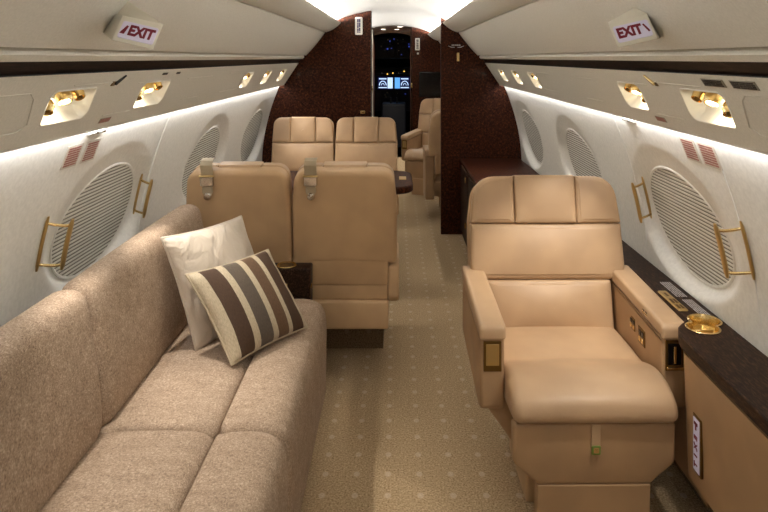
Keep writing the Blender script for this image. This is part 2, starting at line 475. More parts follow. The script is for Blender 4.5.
for side in (1, -1):
    strip(cove_profile(), side, Y0, YF, tname(), BIN)
    strip(upper_profile(), side, Y0, YF, tname(), BIN)
    strip([(.728, 1.476), (.742, 1.462), (.754, 1.470), (.750, 1.512), (.742, 1.512)], side, Y0, YF, tname(), PSU)
    strip([(.7505, 1.4665), (.783, 1.432), (.79, 1.44), (.758, 1.475)], side, Y0, YF, tname(), RAIL)
    # flat service panel with an opening for each lamp pocket
    bm = bmesh.new(); loops = [[Vector((Y0, 0)), Vector((YF, 0)), Vector((YF, PL)), Vector((Y0, PL))]]
    for y, ln in POCK[side]: loops.append(pocket_outline(y, ln))
    es = []
    for lp in loops:
        vs = [bm.verts.new(ppt(side, p.x, p.y)) for p in lp]
        es += [bm.edges.new((vs[i], vs[(i + 1) % len(vs)])) for i in range(len(vs))]
    bmesh.ops.triangle_fill(bm, edges=es, use_beauty=True)
    struct(tname(), bm, PSU, smooth=False)
    # its rounded lower lip that hides the wall-wash lamp
    strip([(PB.x - .001, PB.y + .001), (PB.x + .002, PB.y - .006), (PB.x + .010, PB.y - .006), (PB.x + .010, PB.y + .0), (PB.x + .004, PB.y + .006)], side, Y0, YF, tname(), PSU)

# shallow embossed outlines of the doors in the service panels
def groove(side, pts, name=None):
    t = tube_bm([ppt(side, y, s, .0008) for y, s in pts], .0022, 6, False, flat=.6)
    return struct(tname(), t, PSU)
def rl(y0, y1, s0, s1, open_end):
    k = .03
    if open_end == 'near':   # outline open towards the viewer
        return [(y0, s0), (y1 - k, s0), (y1, s0 + k * .6), (y1 + .05, s1 - k * .6), (y1 + .05 - k, s1), (y0 + .02, s1)]
    return [(y1, s0), (y0 + k, s0), (y0, s0 + k * .6), (y0 + .05, s1 - k * .6), (y0 + .05 + k, s1), (y1 + .05, s1)]
for side in (1, -1):
    ya = POCK[side][0][0]; yb = POCK[side][1][0]
    groove(side, rl(ya - .9, ya - .21, .05, .165, 'near'))
    groove(side, [(ya - .05, .038), (ya + .22, .038)]); groove(side, [(yb - .20, .05), (yb - .02, .048)])
    groove(side, [(yb - .32, .165), (yb - .12, .165)])
    groove(side, rl(POCK[side][2][0] - .5, POCK[side][2][0] - .16, .045, .16, 'near'))
    groove(side, [(yb + .3, .05), (yb + .65, .05)])
    groove(side, [(yb + .4, .16), (yb + .62, .16)])
# panel joints beside the emergency windows
for side, yy, r in ((1, 1.86, .0018), (1, 2.70, .0022), (-1, 2.80, .0032)):
    zs = [1.24 - .04 * i for i in range(15)]
    struct(tname(), tube_bm([wpt(side, yy - (.012 if i > 8 else 0), z, .0006) for i, z in enumerate(zs)], r, 6), WHITE)

# bulkheads
partition('wall_bulkhead_left', .175, -1, YB, YB + .05, BURL)
partition('wall_bulkhead_right', .41, 1, YB, YB + .05, BURL)
partition('wall_forward_right', .235, 1, YF, YF + .05, BURL)
partition('wall_forward_left', .285, -1, YF, YF + .05, BURL)
partition('wall_rear_left', 0., -1, Y0 - .03, Y0, WALL)
partition('wall_rear_right', 0., 1, Y0 - .03, Y0, WALL)
# lighter edge of the left bulkhead and its pocket-door rail
struct(tname(), box_bm(-.1735, -.168, YB, YB + .05, 0, 1.86), DARK, smooth=False)
struct(tname(), box_bm(-.292, -.250, YF - .01, YF + .05, .0, 1.82, .004), CREAMP)
struct(tname(), box_bm(.215, .236, YF - .012, YF + .05, 0, 1.835, .004), WENGE)
# passage to the cockpit
struct('wall_passage_right', box_bm(.245, .275, YF + .05, YC, 0, 1.85), BURL, smooth=False)
struct('wall_passage_left', box_bm(-.315, -.285, YF + .05, YC, 0, 1.85), BURL, smooth=False)
# cockpit shell
bm = bmesh.new()
top = [(-.29 + .535 * k / 10) for k in range(11)]
arch = [Vector((x, YC, 1.80 + .045 * (1 - ((x + .02) / .28) ** 2))) for x in top]
quad_loft(bm, [[Vector((x, YC, 1.90)) for x in top], arch], False)
struct('wall_cockpit_header', bm, WHITE)
bm = bmesh.new(); pr = [Vector((-.85, 0, 0)), Vector((-.85, 0, 1.5)), Vector((-.5, 0, 1.86)), Vector((.5, 0, 1.86)), Vector((.85, 0, 1.5)), Vector((.85, 0, 0))]
quad_loft(bm, [[p + Vector((0, y, 0)) for p in pr] for y in (YC, YC + 2.2)], True, False, True)
struct('wall_cockpit', bm, COCK, smooth=False)

# ------------------------------------------------------------------ lights
def area(name, loc, rot, sx, sy, e, col=(250, 250, 252)):
    l = bpy.data.lights.new(name, 'AREA'); l.shape = 'RECTANGLE'; l.size = sx; l.size_y = sy; l.energy = e; l.color = lin(col)[:3]
    o = bpy.data.objects.new(name, l); COL.objects.link(o); o.location = loc; o.rotation_euler = rot
    return o
def aim(d):
    return Vector(d).to_track_quat('-Z', 'Y').to_euler()
for side in (1, -1):
    n = 3; L = (YF - Y0) / n
    for i in range(n):
        y = Y0 + L * (i + .5)
        area('cove_light', (side * .53, y, 1.745), aim((-side * .88, 0, .47)), L, .018, 34)
        area('wall_wash_light', (side * .915, y, 1.247), aim((side * .25, 0, -1)), L, .014, 1.9)
        area('dado_wash', (side * .915, y, 1.247), aim((side * .25, 0, -1)), .01, .01, 0)
def spot(name, loc, tgt, e, ang=50, blend=.8, r=.02, col=(255, 247, 236)):
    l = bpy.data.lights.new(name, 'SPOT'); l.energy = e; l.spot_size = R(ang); l.spot_blend = blend; l.shadow_soft_size = r; l.color = lin(col)[:3]
    o = bpy.data.objects.new(name, l); COL.objects.link(o); o.location = loc; o.rotation_euler = aim(Vector(tgt) - Vector(loc))
    return o
for o in [o for o in bpy.data.objects if o.name.startswith('dado_wash')]: bpy.data.objects.remove(o)
# reading lamps over the seats
RL = [(1, 0, (.62, 2.25, .45), 7.5), (1, 1, (.62, 2.45, .6), 9), (-1, 0, (-.55, 1.75, .43), 10), (-1, 1, (-.55, 2.25, .43), 11),
      (-1, 2, (-.5, 3.9, .5), 9), (-1, 3, (-.45, 4.8, .7), 8), (-1, 4, (-.5, 5.0, .8), 5), (1, 3, (.6, 4.6, .5), 8)]
for side, k, tgt, e in RL:
    y, ln = POCK[side][k]
    spot('reading_lamp_beam', ppt(side, y, .10, .012), tgt, e, 62)
# two ceiling downlights of the entry and one behind the viewer
for x, y in ((.05, 8.5), (-.13, 9.2), (.02, 9.3)):
    spot('downlight_beam', (x, y, 1.84), (x, y, 0), 22, 120)
spot('entry_seat_light', (.55, 6.6, 1.70), (.5, 7.0, .5), 14, 90)
w = bpy.data.worlds.new('world'); S.world = w; w.use_nodes = True
w.node_tree.nodes['Background'].inputs[0].default_value = (1, .97, .92, 1)
w.node_tree.nodes['Background'].inputs[1].default_value = .02
vs = S.view_settings; vs.view_transform = 'Standard'; vs.look = 'None'; vs.gamma = 1; vs.exposure = 0.95
# ------------------------------------------------------------------ seats
def make_seat(label, group, loc, rz, P, name='cabin_seat'):
    """seat facing -Y in its own frame, origin on the floor under the foot of the backrest"""
    t = thing(name, label, 'seat', loc, rz, group)
    wb, wc, wl, a = P['wb'], P['wc'], P['wl'], R(P['lean'])
    arms = P['arms']; h = P['h']; zb = .435; hw = wb / 2
    def fb(u, v, w): return Vector((u, v * math.sin(a) - w * math.cos(a) - .02, zb + v * math.cos(a) + w * math.sin(a)))
    fr = lambda u, v, w: fb(u, v, -w)
    v1, v2, v3 = .31 * h, .68 * h, h
    hp = P['head'] / 2; g = .0015
    def W(v): return hw - P.get('tp', .012) * max(0, (v - v2) / (v3 - v2)) - .004
    # rear shell, upper and lower
    nv = P.get('notch', v1 * .95); nl = wl / 2 + .006
    xl = -hw if -1 in arms else -hw; 
    up = rpoly([(-hw, nv), (hw, nv), (hw, v2), (W(v3) , v3 - .005), (-W(v3), v3 - .005), (-hw, v2)], [.02, .02, .1, P['rc'], P['rc'], .1])
    obj('back_shell', pad(up, fr, .035, .035 + P['th'], .022, .004), LEATHER_BACK, t)
    nl0 = -(wl / 2 + .004) if -1 in arms else -hw
    nr0 = (wl / 2 + .004) if 1 in arms else hw
    lo = rpoly([(nl0, .01), (nr0, .01), (nr0, nv + .03), (nl0, nv + .03)], .008)
    obj('lower_back_shell', pad(lo, fr, .03, .034 + P['th'], .010, .002), LEATHER_BACK, t)
    # front cushions
    mid = rpoly([(-hw + .004, v1), (hw - .004, v1), (hw, v1 + .05), (W(v2), v2 - g), (-W(v2), v2 - g), (-hw, v1 + .05)], [.03, .03, .03, .006, .006, .03])
    obj('back_cushion', pad(mid, fb, -.05, .004, .018, .016), LEATHER, t)
    for s in (-1, 1):
        wing = rpoly([(s * (hp + g), v2), (s * W(v2), v2), (s * (W(v3)), v3 - .001), (s * (hp + g), v3)], [.004, .006, P['rc'], .004])
        obj('headrest_wing', pad(wing, fb, -.05, .006, .014, .007), LEATHER, t)
    hd = rpoly([(-hp, v2 - .001), (hp, v2 - .001), (hp, v3 + .004), (-hp, v3 + .004)], .007)
    obj('headrest', pad(hd, fb, -.06, .012, .014, .010), LEATHER, t)
    lum = rpoly([(-wl / 2, -.02), (wl / 2, -.02), (wl / 2, v1 - g), (-wl / 2, v1 - g)], .010)
    obj('lumbar_cushion', pad(lum, fb, -.05, .006, .016, .022), LEATHER, t)
    # seat cushion: flat at the back, a thick roll in front
    f = P['front']
    prof = spline([(.03, .33), (.035, .42), (-.03, .44), (-.13, .443), (-.22 * f, .443), (-.295 * f, .443), (-.34 * f, .458), (-.41 * f, .476),
                   (-.485 * f, .470), (-.545 * f, .438), (-.562 * f, .400), (-.540 * f, .372), (-.45 * f, .360), (-.2, .34)], 5)
    obj('seat_cushion', bolster(prof, XYZ, -wc / 2, wc / 2, .028, .008), LEATHER, t)
    # leg rest under the roll, tapering to a narrow foot
    if P.get('leg', True):
        w2 = wc / 2 - .004; k = P.get('taper', .075)
        lp = rpoly([(-w2, .368), (-w2, .245), (-w2 + k, .178), (w2 - k, .178), (w2, .245), (w2, .368)], [.012, .03, .02, .02, .03, .012])
        ff = lambda u, v, w: Vector((u, -.495 * f - w + .05 * (.37 - v), v))
        lr = obj('leg_rest', pad(lp, ff, 0, .045, .012, .006), LEATHER_PANEL, t)
        if P.get('strap'):
            sb = rpoly([(-.0135, .285), (.0135, .285), (.0135, .372), (-.0135, .372)], .004)
            ps = obj('pull_strap', pad(sb, lambda u, v, w: ff(u + P['strap_x'], v, .0515 + w), 0, .004, .002), LEATHER, lr)
            tb = rpoly([(-.014, .280), (.014, .280), (.014, .308), (-.014, .308)], .004)
            tab = obj('strap_tab', pad(tb, lambda u, v, w: ff(u + P['strap_x'], v, .055 + w), 0, .0035, .0015), GREEN, ps)
            tb = rpoly([(-.008, .286), (.008, .286), (.008, .303), (-.008, .303)], .002)
            obj('strap_emblem', pad(tb, lambda u, v, w: ff(u + P['strap_x'], v, .0585 + w), 0, .0015, .0007), GOLD, ps)
        kp = rpoly([(-w2 + k, 0.004), (w2 - k, .004), (w2 - k, .1785), (-w2 + k, .1785)], .002)
        obj('foot_panel', pad(kp, ff, 0, .045, .003), LEATHER_PANEL, t)
    # lower box behind and below the cushion, and the carpeted plinth
    bw = wb / 2 - (.055 if arms else .006)
    if P.get('rearbox'):
        x0 = (-wl / 2 - .005) if -1 in arms else -hw + .002; x1 = (wl / 2 - .0) if 1 in arms else hw - .002
        obj('rear_band', box_bm(x0 + .004, x1 - .004, -.1, .095, .362, .440, .006), LEATHER_BACK, t)
        obj('rear_box', box_bm(x0, x1, -.12, .115, .232, .362, .012), LEATHER_BACK, t)
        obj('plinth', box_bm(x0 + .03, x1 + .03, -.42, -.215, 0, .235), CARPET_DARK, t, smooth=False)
    else:
        q = P['wc'] / 2 + .055
        sh = rpoly([(-q, .38), (q, .38), (q, .34), (q - .09, .215), (-q + .09, .215), (-q, .34)], [.004, .004, .015, .015, .015, .015])
        obj('seat_shell', pad(sh, lambda u, v, w: Vector((u, -w, v)), -.04, .405, .015), LEATHER_PANEL, t)
        obj('pedestal', box_bm(-.17, .17, -.36, -.05, 0, .22, .01), LEATHER_BACK, t)
    # arms
    for s in arms:
        ax0, ax1 = (wc / 2 + .002, wc / 2 + .002 + P['aw'])
        x0, x1 = (ax0, ax1) if s > 0 else (-ax1, -ax0)
        af = P.get('armfront', -.32)
        if P.get('thinarm'):
            pr = rpoly([(.10, .52), (.05, .545), (af, .52), (af, .36), (.08, .35), (.115, .38)], [.03, .03, .03, .03, .02, .03])
            obj('armrest', bolster(pr, XYZ, x0, x1, .014), LEATHER_BACK, t)
            continue
        pr = rpoly([(.085, .595), (af, .574), (af, .35 - P.get('low', 0)), (af + .04, .335 - P.get('low', 0)), (.085, .385 - P.get('low', 0))], [.01, .004, .02, .03, .03])
        ar = obj('armrest', bolster(pr, XYZ, x0, x1, .012), LEATHER_PANEL, t)
        pr = rpoly([(.095, .646), (.03, .644), (af - .012, .621), (af - .012, .573), (.095, .594)], [.02, .05, .022, .008, .006])
        obj('armrest_pad', bolster(pr, XYZ, x0 - .004, x1 + .004, .012), LEATHER, t)
        pf = rpoly([(x0 + .010, .470), (x1 - .010, .470), (x1 - .010, .567), (x0 + .010, .567)], .003)
        pl = obj('ash_tray', pad(pf, lambda u, v, w: Vector((u, af - w, v)), -.004, .003, .002), GOLDD, ar)
        pf = rpoly([(x0 + .018, .490), (x1 - .018, .490), (x1 - .018, .558), (x0 + .018, .558)], .002)
        obj('ash_tray_lid', pad(pf, lambda u, v, w: Vector((u, af - .003 - w, v)), -.001, .002, .001), GOLDB if s < 0 else BLACK, pl)
        if s > 0:
            obj('latch_bar', box_bm((x0 + x1) / 2 - .004, (x0 + x1) / 2 + .004, af - .009, af - .003, .495, .55, .002), GOLD, pl)
            obj('latch_sill', box_bm(x0 + .012, x1 - .012, af - .012, af - .003, .475, .485, .002), GOLD, pl)
        # switch plates on the inner face
        if s > 0 and P.get('switches'):
            xi = x0
            for (yy, zz, w_, h_) in ((-.185, .520, .034, .044), (-.265, .508, .058, .056), (-.30, .570, .04, .018)):
                if h_ < .02: zz = .605
                pp = obj('switch_plate', box_bm(xi - .003, xi + .002, yy - w_ / 2, yy + w_ / 2, zz - h_ / 2, zz + h_ / 2, .001, 1), GOLDD, ar)
                for k in range(2 if w_ > .03 else 1):
                    c = yy + ((k - .5) * .024 if w_ > .03 else 0)
                    obj('switch_button', box_bm(xi - .0055, xi - .002, c - .008, c + .008, zz - h_ * .35, zz - .002, .001, 1), GOLD, pp)
                    obj('switch_button', box_bm(xi - .0055, xi - .002, c - .008, c + .008, zz + .002, zz + h_ * .35, .001, 1), BLACK, pp)
    return t

SINGLE = dict(wb=.605, wc=.50, wl=.485, lean=13, h=.575, head=.243, rc=.095, tp=.02, th=.10, front=1.02, arms=(-1, 1), aw=.078, armfront=-.43, strap=True, strap_x=.0, switches=True)
make_seat('large tan leather armchair facing the viewer beside the window ledge with cup holders', None, (.630, 2.50, 0), R(.5), SINGLE)

DOUBLE = dict(wb=.474, wc=.40, wl=.40, lean=9, h=.56, head=.20, rc=.06, tp=.012, th=.085, front=1., arms=(), aw=.052, rearbox=True, thinarm=True, armfront=-.30, notch=.115)
D2 = dict(DOUBLE, arms=(-1,), wc=.385, wl=.385)
# local -X is the aisle side once turned round
make_seat('tan leather seat turned away from the viewer, between the left wall and its twin', 'seats turned away from the viewer', (-.676, 3.065, 0), PI, DOUBLE)
make_seat('tan leather seat turned away from the viewer, on the aisle next to its twin', 'seats turned away from the viewer', (-.197, 3.065, 0), PI, D2)
FAR = dict(DOUBLE, lean=8, h=.59, arms=(), rearbox=True, leg=True, rc=.06, head=.185)
make_seat('tan leather seat facing the viewer against the left bulkhead, nearer the window', 'seats against the left bulkhead', (-.669, 4.86, 0), 0, FAR)
make_seat('tan leather seat facing the viewer against the left bulkhead, nearer the doorway', 'seats against the left bulkhead', (-.191, 4.86, 0), 0, dict(FAR, arms=(1,), wc=.385, wl=.385))
CLUB = dict(SINGLE, strap=False, switches=False, lean=10)
make_seat('tan leather armchair mostly hidden behind the right bulkhead, its back to the viewer', None, (.63, 5.90, 0), PI, dict(CLUB, lean=6, low=.19))
make_seat('tan leather armchair turned towards the aisle below the black screen', None, (.56, 7.40, 0), R(-22), CLUB)

# rounded end of the folded armrest between the two seats
o = obj('armrest', bolster(rpoly([(0, .36), (.09, .36), (.09, .52), (0, .55)], .02), XYZ, -.463, -.418, .014), LEATHER_BACK)
finish_origin(o, (-.44, 3.0, .36)); o.location = (-.44, 2.985, .36)
o.data.transform(Matrix.Translation((0, 3.0, 0)))
o.data.transform(Matrix.Translation((0, 0, -.085)))
tag(o, 'small tan leather armrest end folded between the two seat backs', 'armrest', None); o.name = 'folded_armrest'

# belts hung over the two seat backs
def belt(label, x):
    t = thing('seat_belt', label, 'seat belt', (x, 2.908, .950), 0, 'belts hung over the seat backs')
    t.rotation_euler = (R(9), 0, 0)
    yb = -.034
    pts = [(0.03, .066), (-.0, .072), (-.022, .068), (yb, .050), (yb + .003, .02), (yb + .006, -.02)]
    bm = bmesh.new(); hw = .027
    quad_loft(bm, [[Vector((-hw, y, z)), Vector((hw, y, z)), Vector((hw, y + .003, z - .002)), Vector((-hw, y + .003, z - .002))] for y, z in pts], True, True, True)
    obj('strap', bm, STRAPM, t)
    bk = obj('buckle', pad(rpoly([(-.030, -.045), (.030, -.045), (.030, .0), (-.030, .0)], .006), lambda u, v, w: Vector((u, yb + .004 - w, v)), 0, .012, .004), CHROME, t)
    obj('buckle_bar', box_bm(-.033, .033, yb - .014, yb + .002, .0, .006, .002), GOLDB, bk)
    tg = rpoly([(-.023, -.045), (.023, -.045), (.023, -.075), (.012, -.098), (-.012, -.098), (-.023, -.075)], .006)
    tn = obj('tongue', pad(tg, lambda u, v, w: Vector((u, yb + .008 - w, v)), 0, .009, .003), STRAPM, t)
    obj('latch_knob', lathe_bm([(.0, 0), (.016, 0), (.018, .004), (.014, .010), (0, .013)], 18, frame((0, yb, -.093), (1, 0, 0), (0, 0, 1), (0, -1, 0))), CHROME, tn)
    return t
belt('grey seat belt with chrome buckle hung over the seat back nearer the left wall', -.805)
belt('grey seat belt with chrome buckle hung over the seat back nearer the aisle', -.345)

# ------------------------------------------------------------------ sofa
sofa = thing('sofa', 'long woven beige sofa along the left wall', 'sofa', (-.65, 1.8, 0))
def rel(o, p):
    o.data.transform(Matrix.Translation(-Vector(p))); return o
SP = (-.65, 1.8, 0); YE = 2.80; YM = 1.815; YN = .80
rel(obj('sofa_base', box_bm(-.86, -.30, YN, YE - .02, 0, .20, .01), FABRIC, sofa), SP)
def front_strip(y0, y1):
    pr = spline([(-.464, .30), (-.464, .415), (-.44, .434), (-.38, .440), (-.315, .432), (-.275, .400), (-.262, .34), (-.262, .24), (-.264, .12), (-.270, .03), (-.32, .02), (-.36, .20)], 5)
    o = obj('seat_cushion_front', bolster(pr, YXZ, y0, y1, .035, .006, mid=10), FABRIC, sofa); rel(o, SP)
def back_strip(y0, y1):
    pr = spline([(-.84, .24), (-.84, .40), (-.78, .428), (-.66, .436), (-.53, .434), (-.482, .418), (-.467, .38), (-.467, .26), (-.6, .22)], 5)
    o = obj('seat_cushion_rear', bolster(pr, YXZ, y0, y1, .022, .010, mid=10), FABRIC, sofa); rel(o, SP)
def back_cush(y0, y1):
    pr = spline([(-.80, .41), (-.772, .46), (-.778, .58), (-.795, .70), (-.812, .795), (-.835, .828), (-.872, .835), (-.91, .822), (-.925, .78), (-.925, .60), (-.92, .42), (-.86, .39)], 5)
    o = obj('back_cushion', bolster(pr, YXZ, y0, y1, .045, 0.006, n=7, mid=10), FABRIC, sofa); rel(o, SP)
    pts = [(-.816, y, .808) for y in (y0 + .03, (y0 + y1) / 2, y1 - .03)]
for a, b in ((YM + .001, YE), (YN, YM - .001)):
    front_strip(a, b); back_strip(a, b)
back_cush(YM + .004, YE + .05); back_cush(YN, YM - .004)

# ------------------------------------------------------------------ scatter cushions
def pillow(label, BL, BR, TL, TR, th, mat, pipe, dent=0.):
    BL, BR, TL, TR = map(Vector, (BL, BR, TL, TR)); c = (BL + BR + TL + TR) / 4
    nrm = ((BR - BL + TR - TL).cross(TL - BL + TR - BR)).normalized()
    N = 20
    def P(u, v, s):
        cu, cv = u * (1 - .055 * (1 - v * v)), v * (1 - .055 * (1 - u * u))
        a, b = (cu + 1) / 2, (cv + 1) / 2
        p = BL * (1 - a) * (1 - b) + BR * a * (1 - b) + TL * (1 - a) * b + TR * a * b
        e = max(0., (1 - u ** 2)) ** .5 * max(0., (1 - v ** 2)) ** .5
        wr = .004 * math.sin(9 * u + 4 * v) * math.sin(7 * v - 3 * u) * (1 - e)
        return p - c + nrm * s * (th / 2 * e ** .8 + wr * s * (e > 0))
    bm = bmesh.new(); uvl = bm.loops.layers.uv.new('UVMap'); d = {}
    lin_ = [math.sin(PI / 2 * (-1 + 2 * i / N)) for i in range(N + 1)]
    for s in (1, -1):
        g = {}
        for i, u in enumerate(lin_):
            for j, v in enumerate(lin_):
                ed = i in (0, N) or j in (0, N)
                if s < 0 and ed: g[i, j] = d[i, j]
                else: g[i, j] = bm.verts.new(P(u, v, s))
                if s > 0: d[i, j] = g[i, j]
        for i in range(N):
            for j in range(N):
                ks = [(i, j), (i + 1, j), (i + 1, j + 1), (i, j + 1)]
                f = bm.faces.new([g[k] for k in ks])
                for lp, k in zip(f.loops, ks): lp[uvl].uv = ((lin_[k[0]] + 1) / 2, (lin_[k[1]] + 1) / 2)
    o = obj('cushion', bm, mat, loc=c, ang=80); tag(o, label, 'cushion')
    rim = [P(u, -1, 1) for u in lin_] + [P(1, v, 1) for v in lin_[1:]] + [P(u, 1, 1) for u in lin_[::-1][1:]] + [P(-1, v, 1) for v in lin_[::-1][1:-1]]
    obj('piping', tube_bm(rim, .0045, 6, True), pipe, o, ang=80)
    return o
o = pillow('plain cream satin cushion leaning in the far corner of the sofa', (-.665, 2.27, .445), (-.47, 2.65, .445), (-.792, 2.285, .835), (-.605, 2.68, .815), .10, SATIN, SATIN); o.name = 'satin_cushion'
o = pillow('brown, grey and cream striped cushion leaning on the cream one', (-.510, 2.15, .452), (-.298, 2.44, .458), (-.695, 2.255, .715), (-.468, 2.55, .715), .115, STRIPE, STRIPE); o.name = 'striped_cushion'

# wooden arm box between sofa and seats
t = thing('arm_console', 'dark wooden arm box with a gold cup holder at the far end of the sofa', 'arm console', (-.57, 2.86, 0))
rel(obj('body', box_bm(-.765, -.338, 2.812, 2.905, .0, .555, .008), WENGE, t), (-.57, 2.86, 0))
ch = obj('cup_holder', lathe_bm([(.026, -.012), (.034, -.012), (.036, .001), (.042, .003), (.044, .0)], 28, Matrix.Translation((.122, 0, .5565))), GOLD, t, fix=True)
obj('cup_well', lathe_bm([(.0, 0), (.033, 0), (.033, .001), (0, .001)], 24, Matrix.Translation((.122, 0, .556))), GOLDD, ch)
obj('latch', box_bm(.10, .135, -.053, -.045, .475, .492, .003), GOLD, t)
obj('latch', box_bm(.2265, .234, -.02, .01, .46, .475, .003), GOLD, t)

# conference table between the facing seats
t = thing('conference_table', 'dark wooden table with a rounded end between the facing seats', 'table', (-.4, 4.15, 0))
tp = rpoly([(-.55, -.29), (.54, -.29), (.54, .29), (-.55, .29)], [.02, .12, .12, .02], 8)
obj('table_top', pad(tp, lambda u, v, w: Vector((u, v, .655 + w)), 0, .045, .012), BURL, t)
obj('support', box_bm(-.10, .10, -.035, .035, .25, .655, .008), WENGE, t)
obj('floor_post', box_bm(-.04, .04, -.03, .03, 0, .25, .006), DARK, t)
obj('latch_plate', box_bm(.455, .50, -.05, .05, .6995, .7035, .0015, 1), GOLDB, t)

# ------------------------------------------------------------------ window ledge on the right
side_c = thing('side_console', 'dark wood topped tan ledge under the right windows', 'side console', (1.0, 2.0, 0))
CP = Vector((1.0, 2.0, 0))
inner = [(.892, Y0 + .01), (.892, 1.90), (.893, 1.945), (.90, 1.985), (.915, 2.02), (.935, 2.045), (.957, 2.065), (.966, 2.10), (.966, 4.24)]
outer = [(1.078, 4.24), (1.078, Y0 + .01)]
plan = [Vector(p) for p in inner + outer]
def eight(c1, c2, r, n=40):
    c1, c2 = Vector(c1), Vector(c2); out = []
    d = (c2 - c1); L = d.length; a0 = math.atan2(d.y, d.x); al = math.acos(L / 2 / r)
    for k in range(n + 1):
        t = a0 + al + (2 * PI - 2 * al) * k / n; out.append(c1 + Vector((math.cos(t), math.sin(t))) * r)
    for k in range(n + 1):
        t = a0 + PI + al + (2 * PI - 2 * al) * k / n; out.append(c2 + Vector((math.cos(t), math.sin(t))) * r)
    return out
C1, C2, CR = (1.016, 2.060), (.984, 2.004), .047
hole = eight(C1, C2, CR)
bm = bmesh.new(); es = []; loops = []
for lp in (inset(plan, .004), hole):
    v = [bm.verts.new((p.x, p.y, .634)) for p in lp]; loops.append(v)
    es += [bm.edges.new((v[i], v[(i + 1) % len(v)])) for i in range(len(v))]
bmesh.ops.triangle_fill(bm, edges=es, use_beauty=True)
prev = loops[0]
for z, q in ((.630, plan), (.598, plan), (.594, inset(plan, .004)), (.594, inset(plan, .06))):
    nx = [bm.verts.new((p.x, p.y, z)) for p in q]
    for i in range(len(nx)): bm.faces.new((prev[i], prev[(i + 1) % len(nx)], nx[(i + 1) % len(nx)], nx[i]))
    prev = nx
rel(obj('ledge_top', bm, WENGE, side_c, ang=30), CP)
# cup holders
bm = bmesh.new(); rg = []
for g_, z in ((-.0035, .6345), (-.0045, .637), (-.002, .6385), (.0012, .638), (.003, .634), (.006, .606)):
    rg.append([Vector((p.x, p.y, z)) for p in inset(hole, g_)])
quad_loft(bm, rg, True, False, True)
cup = rel(obj('cup_holder', bm, GOLD, side_c, ang=35), CP)
rel(obj('cup_divider', box_bm(.970, 1.030, 2.0295, 2.0325, .606, .618, .001, 1), GOLDB, cup), CP)
# recessed dark groove, panels
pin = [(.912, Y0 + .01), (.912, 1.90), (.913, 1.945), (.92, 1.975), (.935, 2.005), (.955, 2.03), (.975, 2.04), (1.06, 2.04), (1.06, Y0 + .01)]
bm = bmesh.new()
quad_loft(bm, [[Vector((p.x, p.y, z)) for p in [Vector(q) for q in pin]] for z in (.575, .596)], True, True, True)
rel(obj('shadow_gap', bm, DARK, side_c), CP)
pan = [(.900, Y0 + .01), (.900, 1.91), (.901, 1.945), (.906, 1.963), (.918, 1.972), (1.06, 1.972), (1.06, Y0 + .01)]
bm = bmesh.new()
quad_loft(bm, [[Vector((p[0] + (.014 if z < .3 else 0) * (p[0] < 1), p[1], z)) for p in pan] for z in (.215, .225, .58, .583)], True, True, True)
rel(obj('front_panel', bm, LEATHER_PANEL, side_c), CP)
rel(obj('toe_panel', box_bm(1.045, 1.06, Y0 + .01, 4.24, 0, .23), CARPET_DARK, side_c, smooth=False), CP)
rel(obj('side_panel', box_bm(.985, 1.01, 1.975, 4.24, .1, .596), LEATHER_PANEL, side_c, smooth=False), CP)
# gold control plate with its slots
cpn = rel(obj('control_plate', pad(rpoly([(.968, 2.135), (1.0, 2.135), (1.0, 2.315), (.968, 2.315)], .006), lambda u, v, w: Vector((u, v, .634 + w)), 0, .006, .003), GOLDB, side_c), CP)
for y, l in ((2.275, .03), (2.215, .035), (2.165, .03)):
    for dx in (-.006, .006) if y < 2.27 else (0,):
        rel(obj('control_button', box_bm(.984 + dx - .004, .984 + dx + .004, y - l / 2, y + l / 2, .639, .6412, .0005, 1), GOLDD, cpn), CP)
# white printed notice beside it
M = frame(Vector((1.036, 2.34, .6342)), (.0, -1, 0), (1, 0, 0), (0, 0, 1))
rel(obj('printed_notice', printed_lines(M, .15, .04, 5, .42), WINK, side_c, smooth=False), CP); M2 = frame(Vector((1.040, 2.17, .6342)), (.0, -1, 0), (1, 0, 0), (0, 0, 1)); rel(obj('printed_notice', printed_lines(M2, .14, .036, 5, .42), WINK, side_c, smooth=False), CP)
# illuminated sign low on the panel
M = frame(Vector((.9135, 1.867, .355)), (0, 0, -1), (0, 1, 0), (-1, 0, 0)); M.translation = Vector((.9065, 1.87, .352))
sg = rel(obj('exit_sign', merge(bmesh.new(), box_bm(-.083, .083, -.025, .025, -.004, .004, .002), M), GOLDD, side_c), CP)
sf = rel(obj('sign_face', merge(bmesh.new(), box_bm(-.076, .076, -.018, .018, .003, .006, .001, 1), M), LILAC, sg), CP)
tx = bmesh.new()
for i, ch_ in enumerate('EXIT'):
    merge(tx, text_bm(ch_, .026, M @ Matrix.Translation((-.022 + i * .026, 0, .0068)) @ Matrix.Rotation(0, 4, 'Z'), bold=.0006))
merge(tx, box_bm(-.066, -.044, -.003, .003, .006, .0076), M)
merge(tx, box_bm(-.066, -.058, -.010, .010, .006, .0076), M)
rel(obj('sign_lettering', tx, RED, sf, smooth=False), CP)

# credenza in front of the right bulkhead
KP = Vector((.82, 4.8, 0))
t = thing('credenza', 'low dark wood cabinet in front of the right bulkhead', 'cabinet', KP)
rel(obj('body', box_bm(.585, 1.02, 4.26, 5.395, 0, .60, .004), WENGE, t), KP)
rel(obj('cabinet_top', box_bm(.57, 1.07, 4.25, 5.395, .60, .634, .008), BURL, t), KP)
for k in range(2):
    y0 = 4.28 + k * .555
    d = rel(obj('door', box_bm(.572, .586, y0, y0 + .545, .05, .585, .004), WENGE, t), KP)
    for z in (.53, .18):
        rel(obj('latch', box_bm(.564, .573, y0 + .14, y0 + .165, z - .022, z + .022, .003), GOLD, d), KP)
